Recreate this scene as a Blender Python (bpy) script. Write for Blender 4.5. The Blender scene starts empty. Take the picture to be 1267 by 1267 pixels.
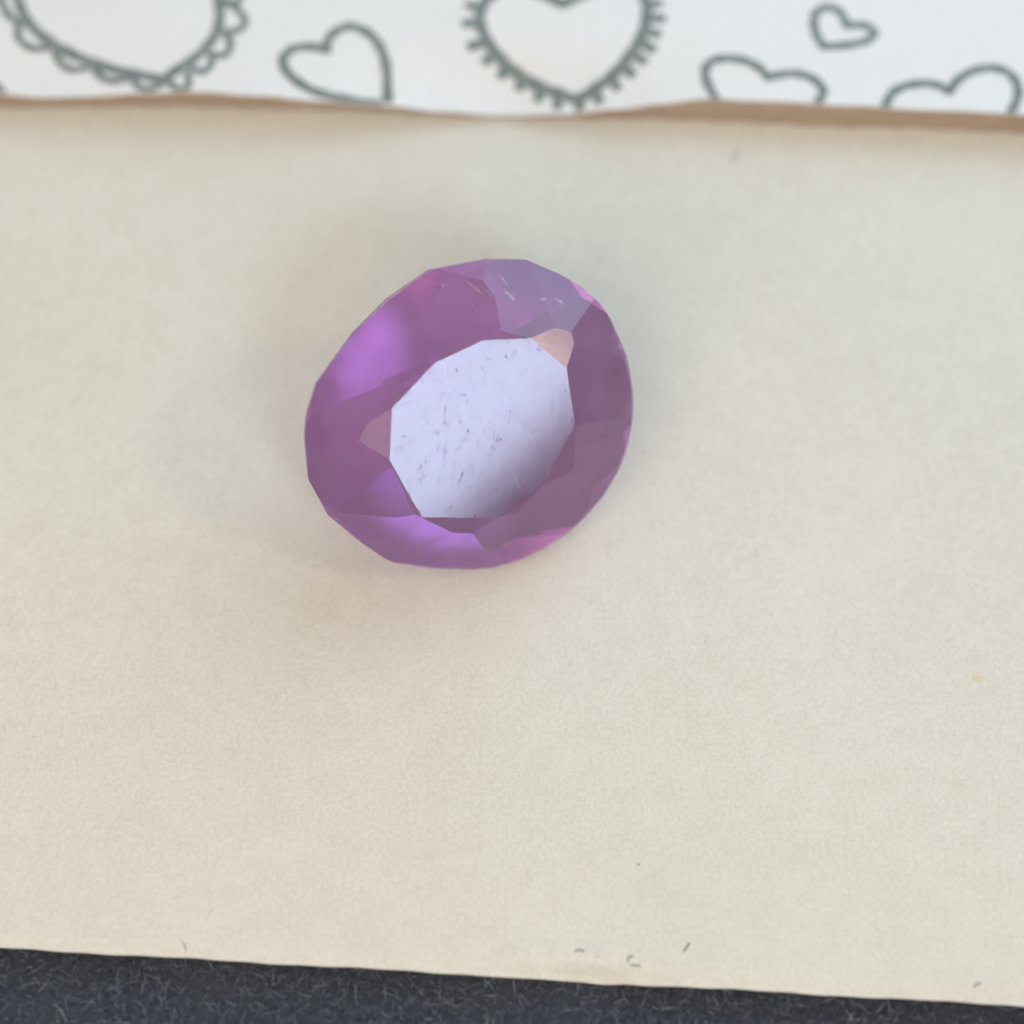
import bpy, bmesh, math, random
from mathutils import Vector, Matrix
R = math.radians
random.seed(7)
sc = bpy.context.scene
C = sc.collection

# ------------------------------------------------------------------ camera
# 1 Blender unit = 1 cm.  x right, y away from the viewer, z up; card top is z = 0.
ELEV, DIST, FOV = R(65), 7.45, R(32)
cam = bpy.data.cameras.new('camera'); camo = bpy.data.objects.new('camera', cam)
C.objects.link(camo); sc.camera = camo
cdir = Vector((0, -math.cos(ELEV), math.sin(ELEV)))
CAM = cdir * DIST
camo.location = CAM
camo.rotation_euler = (math.pi/2 - ELEV, 0, 0)
cam.sensor_width = 36; cam.angle = FOV
cam.clip_start = 0.05; cam.clip_end = 400
cam.dof.use_dof = True
cam.dof.focus_distance = 7.0
cam.dof.aperture_fstop = 0.225
RIGHT = Vector((1, 0, 0)); UP = cdir.cross(RIGHT)

def ray(px, py):
    """direction through a point of the 1267 px photograph"""
    k = 2*math.tan(FOV/2)/1267
    return (-cdir + RIGHT*((px-633.5)*k) + UP*((633.5-py)*k))
def on_plane(px, py, p0, n):
    d = ray(px, py)
    return CAM + d*((Vector(p0)-CAM).dot(n)/d.dot(n))
def on_z(px, py, z=0.0):
    return on_plane(px, py, (0, 0, z), Vector((0, 0, 1)))

# ------------------------------------------------------------------ light
sc.unit_settings.system = 'METRIC'; sc.unit_settings.scale_length = 0.01
w = bpy.data.worlds.new('World'); sc.world = w; w.use_nodes = True
bg = w.node_tree.nodes['Background']
bg.inputs[0].default_value = (1.0, 0.935, 0.86, 1); bg.inputs[1].default_value = 0.385

# gem attitude: the girdle plane's normal (the stone leans on its pavilion)
TILT = R(18)
N = (cdir*math.cos(TILT) + (RIGHT*0.70 - UP*0.714).normalized()*math.sin(TILT)).normalized()
GC = on_z(581, 515, 0.462)                 # centre of the girdle
def mirror(n, p):
    v = (CAM-p).normalized()
    return (2*v.dot(n)*n - v).normalized()

def area(name, loc, target, sx, sy, radiance, col):
    l = bpy.data.lights.new(name, 'AREA'); l.shape = 'RECTANGLE'; l.size = sx; l.size_y = sy
    l.energy = radiance*math.pi*sx*sy; l.color = col
    o = bpy.data.objects.new(name, l); C.objects.link(o)
    o.location = loc; o.rotation_euler = (Vector(loc)-Vector(target)).to_track_quat('Z', 'Y').to_euler()
    return o
MD = mirror(N, GC + N*0.2)
WT = (RIGHT - MD*RIGHT.dot(MD)).normalized(); WU = MD.cross(WT)          # window frame axes
window = area('window_light', GC + MD*30 - WT*1.3 + WU*1.9, GC, 6.4, 6.4, 18, (0.62, 0.80, 1.0))
window.rotation_euler = (Matrix((WT, WU, MD)).transposed() @ Matrix.Rotation(R(38), 3, 'Z')).to_euler()
back = area('back_window_light', (10, 13, 11), (0, 0, 0), 16, 14, 3.0, (0.48, 0.74, 1.0))
front_fill = area('front_fill_light', (-6, -12, 13), (0, -2, 0), 16, 12, 2.35, (1.0, 0.82, 0.62))  # added warm fill, brightens the front of the card
lamp = area('warm_lamp', GC + Vector((.75, -.10, .65))*60, (0, 0, 0), 6.5, 6.5, 25.0, (1.0, 0.88, 0.62))

sc.view_settings.view_transform = 'Standard'; sc.view_settings.look = 'None'
sc.view_settings.exposure = 0; sc.view_settings.gamma = 1
sc.render.engine = 'CYCLES'
cy = sc.cycles
cy.max_bounces = 12; cy.transmission_bounces = 12; cy.glossy_bounces = 8; cy.diffuse_bounces = 3
cy.caustics_refractive = True; cy.caustics_reflective = True; cy.blur_glossy = 0.3
cy.volume_bounces = 4
cy.sample_clamp_indirect = 6
cy.use_denoising = True

# ------------------------------------------------------------------ helpers
def mat(name):
    m = bpy.data.materials.new(name); m.use_nodes = True
    nt = m.node_tree
    return m, nt, nt.nodes['Principled BSDF'], nt.nodes['Material Output']
def node(nt, t, **kw):
    n = nt.nodes.new(t)
    for k, v in kw.items():
        if k.startswith('i_'): n.inputs[k[2:].replace('_', ' ')].default_value = v
        else: setattr(n, k, v)
    return n
def noise(nt, co, scale, detail=4, rough=.6, dist=0.0):
    n = node(nt, 'ShaderNodeTexNoise', i_Scale=scale, i_Detail=detail, i_Roughness=rough, i_Distortion=dist)
    nt.links.new(co, n.inputs['Vector']); return n.outputs['Fac']
def ramp(nt, fac, stops):
    r = node(nt, 'ShaderNodeValToRGB'); e = r.color_ramp.elements
    while len(e) < len(stops): e.new(0.5)
    for el, (p, c) in zip(e, stops): el.position = p; el.color = (*c, 1) if len(c) == 3 else c
    nt.links.new(fac, r.inputs[0]); return r.outputs[0]
def mix(nt, fac, a, b, mode='MIX'):
    m = node(nt, 'ShaderNodeMix', data_type='RGBA', blend_type=mode)
    for s, v in ((0, fac), (6, a), (7, b)):
        if hasattr(v, 'node'): nt.links.new(v, m.inputs[s])
        else: m.inputs[s].default_value = v if s == 0 else (*v, 1)
    return m.outputs[2]
def math_(nt, op, a, b=None):
    m = node(nt, 'ShaderNodeMath', operation=op)
    for i, v in enumerate((a, b)):
        if v is None: continue
        if hasattr(v, 'node'): nt.links.new(v, m.inputs[i])
        else: m.inputs[i].default_value = v
    return m.outputs[0]
def bump(nt, h, strength, dist, prev=None):
    b = node(nt, 'ShaderNodeBump', i_Strength=strength, i_Distance=dist)
    nt.links.new(h, b.inputs['Height'])
    if prev: nt.links.new(prev, b.inputs['Normal'])
    return b.outputs[0]
def objco(nt):
    return node(nt, 'ShaderNodeTexCoord').outputs['Object']
def mesh_obj(name, verts, faces, m, parent=None, smooth=False):
    me = bpy.data.meshes.new(name); me.from_pydata([tuple(v) for v in verts], [], faces); me.update()
    if smooth: me.polygons.foreach_set('use_smooth', [True]*len(me.polygons))
    if m: me.materials.append(m)
    o = bpy.data.objects.new(name, me); C.objects.link(o)
    if parent: o.parent = parent
    return o
def tag(o, label=None, cat=None, group=None, kind=None):
    if label: o['label'] = label
    if cat: o['category'] = cat
    if group: o['group'] = group
    if kind: o['kind'] = kind
    return o
def lerp_curve(pts, x):
    if x <= pts[0][0]: return pts[0][1]
    for (x0, y0), (x1, y1) in zip(pts, pts[1:]):
        if x <= x1:
            t = (x-x0)/(x1-x0); t = t*t*(3-2*t)
            return y0+(y1-y0)*t
    return pts[-1][1]
def sstep(t):
    t = max(0, min(1, t)); return t*t*(3-2*t)
def catmull(pts, n=6, closed=False):
    P = [Vector(p) for p in pts]; out = []; L = len(P)
    for i in range(L if closed else L-1):
        if closed: a, b, c, d = P[i-1], P[i], P[(i+1) % L], P[(i+2) % L]
        else: a, b, c, d = P[max(i-1, 0)], P[i], P[i+1], P[min(i+2, L-1)]
        for k in range(n):
            t = k/n
            out.append(0.5*((2*b)+(c-a)*t+(2*a-5*b+4*c-d)*t*t+(3*b-a-3*c+d)*t**3))
    if not closed: out.append(P[-1])
    return out

# ------------------------------------------------------------------ materials
def paper_mat(name, dark, light, spec=0.25, rough=0.75, spot=None, grain=1.0):
    m, nt, p, out = mat(name); co = objco(nt)
    big = noise(nt, co, 1.1, 2, .55); mid = noise(nt, co, 8, 4, .7); fine = noise(nt, co, 60, 2, .7)
    f = math_(nt, 'ADD', math_(nt, 'MULTIPLY', big, .20), math_(nt, 'ADD', math_(nt, 'MULTIPLY', mid, .27), math_(nt, 'MULTIPLY', fine, .53)))
    col = ramp(nt, f, [(.39, dark), (.59, light)])
    # long faint pulp fibres
    mp = node(nt, 'ShaderNodeMapping'); nt.links.new(co, mp.inputs[0]); mp.inputs['Scale'].default_value = (1, .35, 1); mp.inputs['Rotation'].default_value = (0, 0, .9)
    fb = noise(nt, mp.outputs[0], 38, 2, .5, .6)
    spk = ramp(nt, fb, [(.66, (0, 0, 0)), (.80, (1, 1, 1))])
    col = mix(nt, math_(nt, 'MULTIPLY', spk, .30), col, tuple(c*.72 for c in dark))
    if spot:
        for (loc, rad, c, s) in spot:
            d = node(nt, 'ShaderNodeVectorMath', operation='DISTANCE'); nt.links.new(co, d.inputs[0]); d.inputs[1].default_value = loc
            dd = math_(nt, 'ADD', math_(nt, 'DIVIDE', d.outputs['Value'], rad), math_(nt, 'MULTIPLY', noise(nt, co, 30, 3), .9))
            fa = ramp(nt, dd, [(.62, (s, s, s)), (1.0, (0, 0, 0))])
            col = mix(nt, fa, col, c)
    nt.links.new(col, p.inputs['Base Color'])
    p.inputs['Roughness'].default_value = rough; p.inputs['Specular IOR Level'].default_value = spec
    hh = math_(nt, 'ADD', fine, fb)
    nt.links.new(bump(nt, hh, .5*grain, .006), p.inputs['Normal'])
    return m
ypt = on_z(1208, 838)
M_card = paper_mat('cream_paper', (.715, .668, .575), (.80, .758, .668), spot=[(tuple(ypt), .05, (.75, .58, .22), .55), (tuple(on_z(790, 1070)), .016, (.25, .2, .15), .8)])
M_print = paper_mat('white_printed_paper', (.84, .835, .82), (.88, .875, .865), grain=.4)
M_kraft = paper_mat('kraft_board', (.40, .285, .20), (.50, .37, .27), grain=1.5)

def ink_mat():
    m, nt, p, out = mat('grey_green_ink'); co = objco(nt)
    c = ramp(nt, noise(nt, co, 14, 4), [(.3, (.19, .225, .215)), (.7, (.28, .32, .31))])
    nt.links.new(c, p.inputs['Base Color']); p.inputs['Roughness'].default_value = .7; p.inputs['Specular IOR Level'].default_value = .2
    return m
M_ink = ink_mat()
def felt_mat():
    m, nt, p, out = mat('dark_felt'); co = objco(nt)
    n1 = noise(nt, co, 34, 5, .8, .8); n2 = noise(nt, co, 3, 3, .6)
    c = ramp(nt, n1, [(.34, (.034, .040, .054)), (.68, (.105, .117, .145))])
    c = mix(nt, ramp(nt, n2, [(.35, (0, 0, 0)), (.7, (.5, .5, .5))]), c, (.085, .092, .105))
    nt.links.new(c, p.inputs['Base Color']); p.inputs['Roughness'].default_value = .95; p.inputs['Specular IOR Level'].default_value = .1
    nt.links.new(bump(nt, n1, .8, .03), p.inputs['Normal'])
    return m
M_felt = felt_mat()
def flat_mat(name, c, rough=.8):
    m, nt, p, out = mat(name)
    col = ramp(nt, noise(nt, objco(nt), 8, 2), [(.3, tuple(x*.75 for x in c)), (.7, tuple(min(1, x*1.2) for x in c))])
    nt.links.new(col, p.inputs['Base Color']); p.inputs['Roughness'].default_value = rough
    return m
M_fib = flat_mat('pale_felt_fibre', (.22, .24, .28)); M_lint = flat_mat('dark_lint', (.10, .09, .08))

# ------------------------------------------------------------------ table surface and its felt nap
ZF = -0.09
g = 14
felt = mesh_obj('table_surface', [(-g, -g, ZF), (g, -g, ZF), (g, g, ZF), (-g, g, ZF)], [(0, 1, 2, 3)], M_felt)
tag(felt, 'dark blue grey felt table surface along the bottom', kind='structure')

def tube(verts, faces, pts, r, sides=3):
    base = len(verts); L = len(pts)
    for i, p in enumerate(pts):
        t = (pts[min(i+1, L-1)]-pts[max(i-1, 0)]).normalized()
        a = t.orthogonal().normalized(); b = t.cross(a)
        rr = r*(1.0 if 0 < i < L-1 else .45)
        for s in range(sides):
            an = 2*math.pi*s/sides
            verts.append(p + a*math.cos(an)*rr + b*math.sin(an)*rr)
    for i in range(L-1):
        for s in range(sides):
            q = (s+1) % sides
            faces.append((base+i*sides+s, base+i*sides+q, base+(i+1)*sides+q, base+(i+1)*sides+s))

E0, E1 = on_z(-60, 1168), on_z(1330, 1247)         # front edge of the card
def front_y(x): return E0.y + (E1.y-E0.y)*(x-E0.x)/(E1.x-E0.x)
fv, ff = [], []
for i in range(11000):
    x = random.uniform(-2.7, 2.7); y = front_y(x) - random.uniform(-.15, 1.25)
    a = random.uniform(0, 2*math.pi); ln = random.choice((random.uniform(.008, .03), random.uniform(.012, .04), random.uniform(.03, .075))); z = ZF + random.uniform(.0, .012)
    bend = random.uniform(-.8, .8); lift = random.uniform(.0, .035)
    p = Vector((x, y, z)); pts = [p.copy()]
    for k in range(3):
        p = p + Vector((math.cos(a), math.sin(a), 0))*ln/3; a += bend/3
        pts.append(Vector((p.x, p.y, z+lift*math.sin((k+1)/3*2.2))))
    tube(fv, ff, pts, random.choice((.0006, .0009, .0015)))
nap = mesh_obj('felt_nap', fv, ff, M_fib)
tag(nap, 'pale short fibres standing out of the dark felt', kind='stuff')

# ------------------------------------------------------------------ cream card
dent = on_z(712, 1197)
def card_z(x, y):
    s = y - front_y(x)
    z = 0.012*math.sin(x*.9+.6)*math.sin(y*.8+1.0)*sstep((s-.3)/1.2)
    z += -0.012*sstep(1-s/.06)                                   # rolled cut edge
    fx = math.exp(-((x-dent.x-.05)/.17)**2)*(1+.25*math.sin(x*40)) + .45*math.exp(-((x-dent.x+.22)/.06)**2)
    z += -0.045*fx*sstep(1-s/.075) + .006*fx*math.exp(-((s-.10)/.04)**2)      # edge bent down and bruised
    # flatten round the stone
    gx, gy = GC.x+.1, GC.y-.2
    k = sstep((math.hypot(x-gx, y-gy)-.6)/.6)
    return z*k
YB = 3.6
nx, ny = 220, 130
vs, fs = [], []
for j in range(ny+1):
    for i in range(nx+1):
        x = -4.2 + 8.4*i/nx
        t = j/ny; t = t**2.2
        y0 = front_y(x) + .002*math.sin(x*9)+.0012*math.sin(x*31+1)
        y = y0 + (YB-y0)*t
        vs.append((x, y, card_z(x, y)))
TH = .045
nb = len(vs)
for v in list(vs): vs.append((v[0], v[1]+.004, v[2]-TH))
W = nx+1
for j in range(ny):
    for i in range(nx):
        a = j*W+i
        fs.append((a, a+1, a+W+1, a+W)); fs.append((nb+a, nb+a+W, nb+a+W+1, nb+a+1))
for i in range(nx):
    fs.append((i, nb+i, nb+i+1, i+1)); a = ny*W+i; fs.append((a, a+1, nb+a+1, nb+a))
for j in range(ny):
    a = j*W; fs.append((a, a+W, nb+a+W, nb+a)); a = j*W+nx; fs.append((a, nb+a, nb+a+W, a+W))
card = mesh_obj('cream_card', vs, fs, M_card, smooth=True)
tag(card, 'plain cream card with a bruised front edge, lying under the purple gem', 'card')

# ------------------------------------------------------------------ kraft board behind, printed sheet on top of it
HB = 0.15
low = [(-60, 134), (200, 133), (400, 137), (600, 145), (800, 149), (900, 153), (1050, 159), (1330, 168)]
lowW = [(on_z(px, py, .004).x, on_z(px, py, .004).y) for px, py in low]
def board_y(x): return lerp_curve(lowW, x)
edge_px = [(-60, 116), (0, 116), (50, 120), (100, 119), (180, 115), (240, 113), (320, 118), (400, 125), (470, 130), (550, 138), (620, 142.5),
           (700, 141), (760, 135), (820, 128), (870, 122), (950, 125), (1050, 130), (1150, 136), (1330, 143)]
def edge_h(px):      # the middle of the sheet sags over the board's edge
    s = math.exp(-((px-620)/150)**2); l = .75*math.exp(-((px-20)/170)**2)
    return HB + .014 - .125*s - .055*l
edgeW = [on_z(px, py, edge_h(px)) for px, py in edge_px]
EY = [(p.x, p.y) for p in edgeW]; EZ = [(p.x, p.z) for p in edgeW]
def sheet_z(x, y):
    s = max(0, y - lerp_curve(EY, x)); zf = lerp_curve(EZ, x)
    t = sstep(s/.42)
    return zf + (HB+.016-zf)*t + .05*sstep((s-.2)/1.8) + .006*math.sin(x*2.1)*sstep(s/.5)
vs, fs = [], []
NB = 160
for i in range(NB+1):
    x = -4.2+8.4*i/NB; y = board_y(x)+.004*math.sin(x*31)
    wob = .004*math.sin(x*13+2)
    def zt(yy): return min(HB, sheet_z(x, max(yy, lerp_curve(EY, x)))-.014)   # the board is crushed where the sheet sags
    hz = max(.012, zt(y))
    prof = [(y+.012, .001), (y, hz*.12), (y+wob, hz*.5), (y-.003, hz*.92), (y+.012, hz)]
    prof += [(y+q, max(hz, zt(y+q))) for q in (.06, .12, .18, .25, .32, .42, .6)] + [(4.4, HB), (4.4, .001)]
    P = len(prof)
    for (yy, zz) in prof: vs.append((x, yy, zz))
for i in range(NB):
    for k in range(P):
        k2 = (k+1) % P
        fs.append((i*P+k, i*P+k2, (i+1)*P+k2, (i+1)*P+k))
fs.append(tuple(range(P))[::-1]); fs.append(tuple(NB*P+k for k in range(P)))
board = mesh_obj('kraft_board', vs, fs, M_kraft)
tag(board, 'thick brown kraft board whose edge shows under the heart printed sheet', 'board')

vs, fs = [], []
nx, ny = 160, 50
for j in range(ny+1):
    for i in range(nx+1):
        x = -4.0+8.0*i/nx; y0 = lerp_curve(EY, x); y = y0+(4.2-y0)*(j/ny)**1.8
        vs.append((x, y, sheet_z(x, y)))
nb = len(vs); W = nx+1
for v in list(vs): vs.append((v[0], v[1]+.002, v[2]-.010))
for j in range(ny):
    for i in range(nx):
        a = j*W+i
        fs.append((a, a+1, a+W+1, a+W)); fs.append((nb+a, nb+a+W, nb+a+W+1, nb+a+1))
for i in range(nx):
    fs.append((i, nb+i, nb+i+1, i+1)); a = ny*W+i; fs.append((a, a+1, nb+a+1, nb+a))
for j in range(ny):
    a = j*W; fs.append((a, a+W, nb+a+W, nb+a)); a = j*W+nx; fs.append((a, nb+a, nb+a+W, a+W))
sheet = mesh_obj('printed_sheet', vs, fs, M_print, smooth=True)
tag(sheet, 'white paper sheet printed with grey green heart outlines, wavy front edge', 'paper')

def on_sheet(px, py):
    z = HB
    for _ in range(12):
        p = on_z(px, py, z); z = sheet_z(p.x, p.y)
    return p
def ink_ribbon(name, px_pts, wpx, parent, closed=False, eps=.003, corner=(), label=None, smooth=True):
    """flat printed stroke lying on the sheet; the stroke follows the sheet's surface"""
    pts = [on_sheet(*p) for p in px_pts]
    if smooth:
        runs, cur = [], [pts[0]]
        for i in range(1, len(pts)):
            cur.append(pts[i])
            if i in corner: runs.append(cur); cur = [pts[i]]
        runs.append(cur)
        if closed and not corner: line = catmull(pts, 6, True); line.append(line[0].copy())
        else:
            if closed: runs[-1].append(pts[0])
            line = []
            for r_ in runs:
                c = catmull(r_, 6); line += c if not line else c[1:]
    else: line = pts
    hw = wpx*0.5*0.0039
    vs, fs = [], []; L = len(line)
    for i, p in enumerate(line):
        a, b = line[max(i-1, 0)], line[min(i+1, L-1)]
        if closed and i in (0, L-1): a, b = line[-2], line[1]
        t = (b-a); t.z = 0
        if t.length < 1e-6: t = Vector((1, 0, 0))
        t.normalize(); nn = Vector((-t.y, t.x, 0))
        ww = hw*(1+.10*math.sin(i*.9+len(px_pts)))
        for s in (-1, 0, 1):
            q = p+nn*ww*s; ey = lerp_curve(EY, q.x)
            q.y = max(q.y, ey+.001)
            vs.append((q.x, q.y, sheet_z(q.x, q.y)+eps))
    for i in range(L-1):
        for s in (0, 1): fs.append((i*3+s, i*3+s+1, i*3+s+4, i*3+s+3))
    o = mesh_obj(name, vs, fs, M_ink, parent)
    if label: o['label'] = label
    return o
def crop(pts, ox, oy, s): return [(ox+x*s, oy+y*s) for x, y in pts]
s4 = 320/1267; s5 = 417/1267
# heart with a lace border
h = ink_ribbon('heart', crop([(60, -260), (60, -120), (90, 0), (112, 60), (155, 130), (230, 195), (330, 255), (450, 307), (600, 352), (720, 376), (800, 392),
    (870, 340), (950, 288), (1020, 220), (1065, 150), (1078, 60), (1062, -20), (1010, -140), (900, -250)], 0, 0, s4), 13, sheet, corner=(10,), label='large heart outline with a scalloped lace border')
for a in ([(-30, -60), (10, 10), (40, 75), (92, 110)], [(90, 105), (95, 190), (160, 238), (245, 235)], [(262, 215), (290, 300), (350, 342), (435, 335)], [(455, 325), (500, 382), (570, 398), (645, 382)],
          [(650, 375), (680, 428), (740, 436), (805, 408)], [(825, 400), (880, 442), (925, 415), (915, 350)], [(930, 335), (1000, 352), (1036, 310), (1030, 255)], [(1040, 270), (1110, 268), (1128, 205), (1085, 150)],
          [(1115, 155), (1185, 142), (1196, 88), (1150, 35), (1090, -5)], [(1100, 20), (1165, 10), (1190, -60), (1090, -120)]):
    ink_ribbon('scallop', crop(a, 0, 0, s4), 9, h, eps=.005)
ink_ribbon('heart', [(-14, 96), (-6, 104), (1, 111), (5, 118)], 8, sheet, label='tip of a heart cut off by the left border')
ink_ribbon('heart', crop([(632, 505), (630, 370), (612, 270), (570, 195), (510, 147), (440, 130), (372, 160), (334, 208), (338, 250), (300, 236), (220, 230), (150, 250), (120, 292),
    (132, 342), (182, 395), (262, 443), (362, 473), (480, 496), (600, 512)], 320, 0, s4), 12, sheet, corner=(8,), label='medium plain heart outline leaning left, tip at the sheet edge')
h = ink_ribbon('heart', crop([(580, 22), (500, -15), (400, -55), (300, -50), (215, -10), (175, 55), (176, 120), (202, 190), (250, 260), (310, 325), (380, 380), (470, 430), (560, 462), (650, 490),
    (720, 447), (800, 390), (870, 320), (930, 240), (972, 160), (992, 80), (985, 0), (940, -50), (850, -70), (740, -50), (660, -15)], 550, 0, s4), 14, sheet, closed=True, corner=(13,), label='large heart outline with a toothed border')
for a, b in (((105, 18), (160, 40)), ((85, 115), (170, 115)), ((112, 232), (195, 212)), ((188, 312), (245, 272)), ((270, 388), (305, 325)), ((360, 448), (388, 385)), ((455, 502), (478, 432)), ((553, 538), (560, 462)),
             ((666, 545), (655, 490)), ((768, 508), (728, 448)), ((858, 442), (810, 388)), ((928, 378), (875, 322)), ((988, 312), (925, 262)), ((1034, 250), (955, 205)), ((1062, 175), (985, 150)), ((1084, 95), (995, 88)), ((1068, 18), (990, 22))):
    ink_ribbon('tooth', crop([a, ((a[0]+b[0])/2, (a[1]+b[1])/2), b], 550, 0, s4), 12, h, eps=.005)
ink_ribbon('heart', crop([(118, 388), (80, 320), (68, 270), (92, 232), (150, 220), (220, 230), (270, 255), (306, 292), (335, 284), (400, 277), (460, 290), (500, 320), (512, 350), (488, 392)], 850, 0, s5), 11.5, sheet, corner=(7,), label='wide heart cut off below by the board edge')
ink_ribbon('heart', crop([(742, 412), (770, 352), (820, 325), (890, 314), (950, 324), (986, 346), (1020, 300), (1080, 266), (1150, 256), (1210, 276), (1242, 320), (1242, 370), (1216, 428)], 850, 0, s5), 11.5, sheet, corner=(5,), label='wide heart by the right border cut off below')
ink_ribbon('heart', crop([(602, 97), (580, 52), (540, 28), (500, 36), (480, 60), (478, 95), (487, 132), (512, 174), (560, 174), (640, 164), (690, 145), (702, 116), (660, 95)], 850, 0, s5), 11, sheet, closed=True, corner=(7,), label='small whole heart outline')

# ------------------------------------------------------------------ lint on the card
def lint(pts, r, label):
    P3 = []
    for px, py in pts:
        q = on_z(px, py); P3.append(Vector((q.x, q.y, card_z(q.x, q.y)+r*1.2+.004*(len(P3) % 2))))
    if len(P3) > 2: P3 = catmull(P3, 4)
    v, f = [], []; tube(v, f, P3, r, 5)
    tag(mesh_obj('lint_fibre', v, f, M_lint, smooth=True), label, 'lint', 'dark lint fibres on the card')
lint([(711, 1178), (716, 1176), (723, 1177.5)], .0016, 'curved dark lint fibre above the bruised edge, leftmost of the cluster')
lint([(737, 1185), (741, 1183)], .0016, 'tiny dark lint speck right of the curved fibre')
lint([(777, 1191), (778, 1185), (784, 1183)], .0016, 'hooked dark lint fibre above the short flat one')
lint([(779, 1194), (786, 1195), (793, 1195.5)], .0016, 'flat dark lint fibre nearest the card front edge')
lint([(846, 1178), (850, 1172), (854, 1166)], .0019, 'straight slanting dark lint fibre, longest on the card')
lint([(1205, 1222), (1208, 1218), (1214, 1216)], .0016, 'pale brown lint fibre near the lower right corner')
lint([(226, 1165), (229, 1171), (230, 1177)], 0.0010, 'faint lint fibre near the lower left front edge')
lint([(904, 202), (909, 194), (915, 186)], .0016, 'faint slanting fibre below the brown board edge')

# ------------------------------------------------------------------ the gem: cut plane by plane like a real stone
X = (RIGHT - N*RIGHT.dot(N)).normalized(); Y = N.cross(X)
MW = Matrix((X, Y, N)).transposed().to_4x4(); MW.translation = GC
ML = MW.inverted()
def loc2(px, py, h):                     # photograph point -> gem coordinates on the plane h above the girdle
    return ML @ on_plane(px, py, GC+N*h, N)
H_CR, G = 0.235, 0.022
outline_px = [(600, 320.5), (530, 334), (480, 371), (437, 411), (391, 474), (379, 511), (376, 540), (381, 592), (405, 636), (446, 670), (487, 697), (530, 703.5), (585, 705.5),
              (612, 703), (640, 695), (668, 682), (700, 662), (725, 640), (748, 613), (766, 583), (778, 550), (784, 515), (783.5, 480), (776, 440), (760, 402), (740, 375), (716, 353), (692, 339), (650, 321)]
OUT = [loc2(x, y, -0.0) for x, y in outline_px]
def hsup(az):
    d = Vector((math.cos(az), math.sin(az), 0)); return max(p.dot(d) for p in OUT)
table_px = [(485, 505), (482, 569), (522, 640), (613, 641), (669, 603), (712, 526), (701, 456), (657, 418.5), (598, 421), (538, 449)]
NT = len(table_px)
TAB = [loc2(x, y, H_CR) for x, y in table_px]
planes = []
def cut(n, d): planes.append((Vector(n).normalized(), d))
ctr = sum(TAB, Vector())/NT
for i in range(NT):                       # star facets hinge on the table edges
    a, b = TAB[i], TAB[(i+1) % NT]; e = (b-a).normalized(); o = e.cross(Vector((0, 0, 1)))
    if o.dot(a-ctr) < 0: o = -o
    inc = R((23, 20, 19, 20, 21, 21, 21, 21, 20, 20)[i]); n = o*math.sin(inc)+Vector((0, 0, 1))*math.cos(inc)
    planes.append((n, n.dot((a+b)/2)))
azs = []
for i in range(NT):                      # crown mains run from the table corners to the girdle
    v = TAB[i]; az = math.atan2((v-ctr).y, (v-ctr).x) + R((-20, 6, 0, 13, 0, -12, -22, 23, 13, 0)[i]); az = math.remainder(az, 2*math.pi); azs.append(az)
    d = Vector((math.cos(az), math.sin(az), 0)); run = hsup(az)*1.0 - v.dot(d); inc = math.atan2(H_CR-G, run)
    n = d*math.sin(inc)+Vector((0, 0, 1))*math.cos(inc); planes.append((n, n.dot(v)+.0))
azs.sort()
for i in range(NT):                      # paired upper girdle facets
    a0, a1 = azs[i], azs[(i+1) % NT]+(2*math.pi if i == NT-1 else 0)
    for t in (.27, .73):
        az = a0+(a1-a0)*t; d = Vector((math.cos(az), math.sin(az), 0)); inc = R(41 if t < .5 else 43)
        n = d*math.sin(inc)+Vector((0, 0, 1))*math.cos(inc); planes.append((n, math.sin(inc)*hsup(az)*1.0+math.cos(inc)*(G-.005)))
RR = .085                                # the worn, rounded shoulder low on the right
for k in range(40):
    az = R(-112 + 3.5*k); d = Vector((math.cos(az), math.sin(az), 0))
    for t in [R(44+4*q) for q in range(11)]:
        planes.append((d*math.sin(t)+Vector((0, 0, 1))*math.cos(t), math.sin(t)*(hsup(az)-RR)-.02*math.cos(t)+RR))
# pavilion: the facet the stone rests on faces straight down
down = (MW.to_3x3().transposed() @ Vector((0, 0, -1))).normalized()
daz = math.atan2(down.y, down.x); dinc = math.acos(-down.z)
ground = (ML @ Vector((GC.x, GC.y, 0.0))).dot(down)
planes.append((down, ground))
PAV_MAIN = [(-2.0, -6.1), (0.9, -12.8), (12.0, -10.0), (-2.0, 2.5), (-1.9, -6.4), (-2.0, -12.3), (-1.7, -11.0)]      # turn, lean: angles shaped to throw window light into an upper left glow
PAV_GIRDLE = [(0.9, 7.9), (4.0, 10.2), (-2.9, 1.0), (0.2, 5.2), (-0.1, 7.8), (-0.6, 5.7), (1.4, 3.4), (3.1, 3.7), (-1.7, 6.8), (1.5, 10.0), (0.0, 3.9), (-2.4, 6.6), (2.5, 4.8), (1.3, 1.7), (2.1, 2.3), (0.4, 9.6)]
for k, (ta, ti) in enumerate(PAV_MAIN):
    az = daz+(k+1)*math.pi/4+R(ta); inc = dinc+R(ti); d = Vector((math.cos(az), math.sin(az), 0))
    n = d*math.sin(inc)-Vector((0, 0, 1))*math.cos(inc); planes.append((n, math.sin(inc)*hsup(az)+math.cos(inc)*(G-.004)))
for k, (ta, ti) in enumerate(PAV_GIRDLE):
    az = daz+(k+.5)*math.pi/8+R(ta); inc = dinc+R(ti); d = Vector((math.cos(az), math.sin(az), 0))
    n = d*math.sin(inc)-Vector((0, 0, 1))*math.cos(inc); planes.append((n, math.sin(inc)*hsup(az)*.995+math.cos(inc)*G))
bm = bmesh.new()
K = len(OUT)
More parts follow.
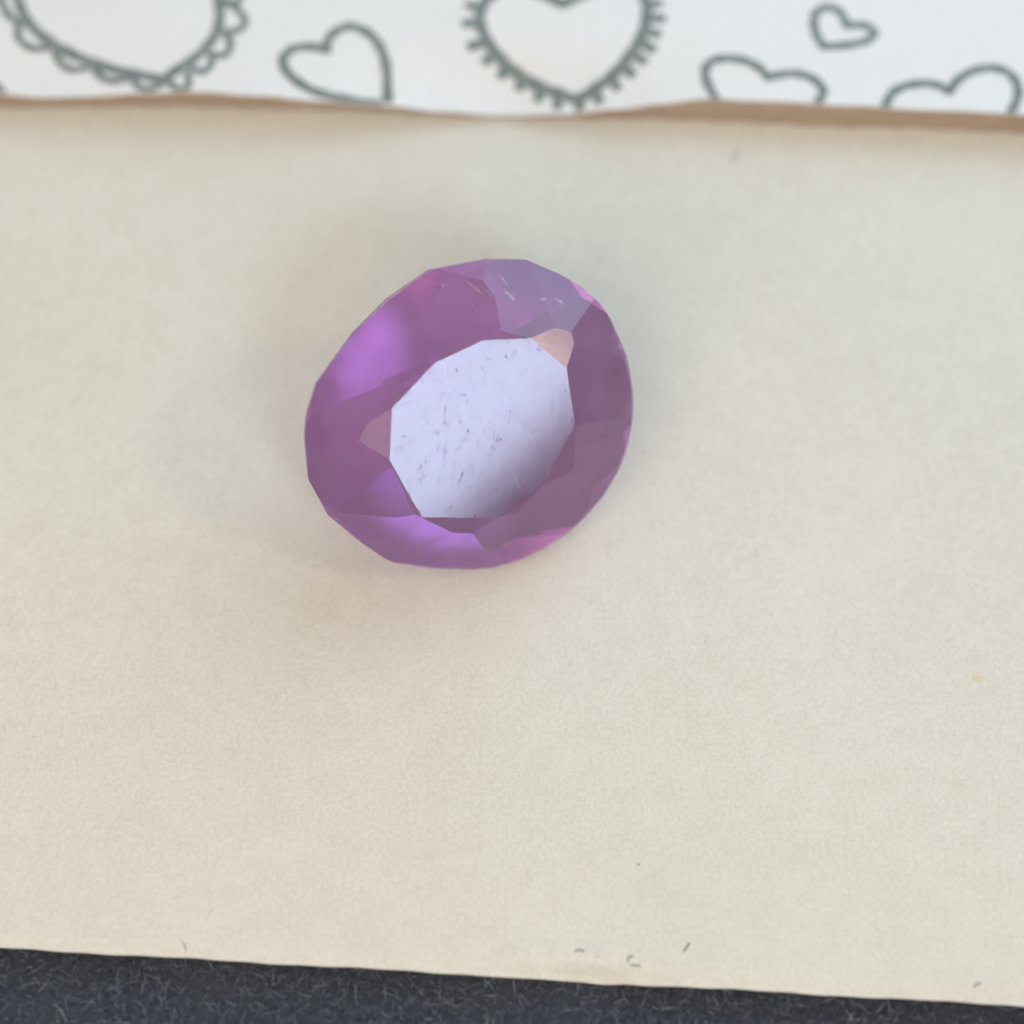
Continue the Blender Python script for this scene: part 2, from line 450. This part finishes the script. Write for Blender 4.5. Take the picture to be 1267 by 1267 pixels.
top = [bm.verts.new((p.x, p.y, H_CR)) for p in OUT]; bot = [bm.verts.new((p.x, p.y, -1.4)) for p in OUT]
bm.faces.new(top); bm.faces.new(bot[::-1])
for i in range(K): bm.faces.new((top[i], bot[i], bot[(i+1) % K], top[(i+1) % K]))
bmesh.ops.recalc_face_normals(bm, faces=bm.faces)
for n, d in planes:
    r = bmesh.ops.bisect_plane(bm, geom=bm.verts[:]+bm.edges[:]+bm.faces[:], dist=1e-5, plane_co=n*d, plane_no=n, clear_outer=True, clear_inner=False)
    es = [e for e in r['geom_cut'] if isinstance(e, bmesh.types.BMEdge)]
    es = [e for e in bm.edges if e.is_boundary]
    if es: bmesh.ops.holes_fill(bm, edges=es, sides=0)
bmesh.ops.remove_doubles(bm, verts=bm.verts, dist=2e-4)
bmesh.ops.recalc_face_normals(bm, faces=bm.faces)
print('gem faces', len(bm.faces), 'open edges', sum(e.is_boundary for e in bm.edges), 'min z', min((MW @ v.co).z for v in bm.verts), 'tilt', math.degrees(dinc), 'depth', min(v.co.z for v in bm.verts))

def gem_mat(name, rough, haze, scratched=False):
    m, nt, p, out = mat(name); nt.nodes.remove(p); co = objco(nt)
    gl = node(nt, 'ShaderNodeBsdfGlass', i_IOR=1.544, i_Roughness=rough); gl.inputs['Color'].default_value = (.98, .94, .99, 1)
    df = node(nt, 'ShaderNodeBsdfDiffuse'); df.inputs['Color'].default_value = (.66, .50, .70, 1)
    mx = node(nt, 'ShaderNodeMixShader')
    wear = noise(nt, co, 7, 4, .65)
    if scratched:
        mp = node(nt, 'ShaderNodeMapping'); nt.links.new(co, mp.inputs[0]); mp.inputs['Rotation'].default_value = (0, 0, R(-22)); mp.inputs['Scale'].default_value = (1, .38, 1)
        sc_ = noise(nt, mp.outputs[0], 70, 3, .6, .5)
        h1 = ramp(nt, sc_, [(.63, (0, 0, 0)), (.76, (1, 1, 1))])
        hh = math_(nt, 'ADD', h1, math_(nt, 'MULTIPLY', noise(nt, co, 16, 3, .6), .5))
        nt.links.new(bump(nt, hh, .07, .003), gl.inputs['Normal'])
        pit = ramp(nt, noise(nt, mp.outputs[0], 72, 4, .75, .9), [(.585, (rough,)*3), (.70, (.46,)*3)])
        nt.links.new(pit, gl.inputs['Roughness'])
    else:
        nt.links.new(bump(nt, wear, .04, .012), gl.inputs['Normal'])
    fac = math_(nt, 'MULTIPLY', ramp(nt, wear, [(.3, (.6, .6, .6)), (.75, (1, 1, 1))]), haze)
    nt.links.new(fac, mx.inputs[0]); nt.links.new(gl.outputs[0], mx.inputs[1]); nt.links.new(df.outputs[0], mx.inputs[2])
    nt.links.new(mx.outputs[0], out.inputs['Surface'])
    ab = node(nt, 'ShaderNodeVolumeAbsorption', i_Density=1.15); ab.inputs['Color'].default_value = (.77, .0, .83, 1)
    vs_ = node(nt, 'ShaderNodeVolumeScatter', i_Density=.6, i_Anisotropy=.1); vs_.inputs['Color'].default_value = (.93, .80, .97, 1)
    ad = node(nt, 'ShaderNodeAddShader'); nt.links.new(ab.outputs[0], ad.inputs[0]); nt.links.new(vs_.outputs[0], ad.inputs[1])
    nt.links.new(ad.outputs[0], out.inputs['Volume'])
    return m
me = bpy.data.meshes.new('gemstone')
bm.normal_update()
for f in bm.faces: f.material_index = 1 if f.normal.z > .999 else 2 if f.normal.z < -.3 else 0
bm.to_mesh(me); bm.free()
for a_ in (('amethyst', .15, .20), ('amethyst_worn_table', .085, .06, True), ('amethyst_dull_pavilion', .19, .06)): me.materials.append(gem_mat(*a_))
gem = bpy.data.objects.new('gemstone', me); C.objects.link(gem); gem.matrix_world = MW
tag(gem, 'purple oval faceted gemstone leaning on the cream card', 'gemstone')

M_glint = flat_mat('pale_glint', (.92, .82, .84), .5)  # pale colour standing in for light reflected by the pavilion facets
def glint_fleck(px, py, h, ln, wd, ang):
    """a small pale shard inside the stone, imitating a glint off the pavilion"""
    c = loc2(px, py, h); ca, sa = math.cos(ang), math.sin(ang); vs = []
    for (u, v, zz) in ((-1, 0, 0), (-.3, .8, .004), (.5, 1, -.004), (1, .2, 0), (.4, -.7, .005), (-.5, -.6, -.004)):
        vs.append((c.x+ca*u*ln-sa*v*wd, c.y+sa*u*ln+ca*v*wd, c.z+zz+u*ln*.5))
    vs += [(c.x, c.y, c.z+.008), (c.x, c.y, c.z-.008)]
    fs = [(i, (i+1) % 6, 6) for i in range(6)] + [((i+1) % 6, i, 7) for i in range(6)]
    o = mesh_obj('glint_fleck', vs, fs, M_glint, gem)
    return o
for a_ in ((586, 358, .055, .045, .006, R(-42)), (604, 366, .06, .02, .005, R(-50)), (628, 369, .07, .028, .011, R(-48)), (622, 350, .045, .03, .005, R(-60)), (668, 376, .06, .014, .009, R(20)), (688, 376, .06, .022, .009, R(-30)),
           (547, 357, .035, .016, .005, R(70)), (583, 380, .07, .012, .005, R(-50)), (764, 428, .02, .02, .005, R(-45))):
    glint_fleck(*a_)
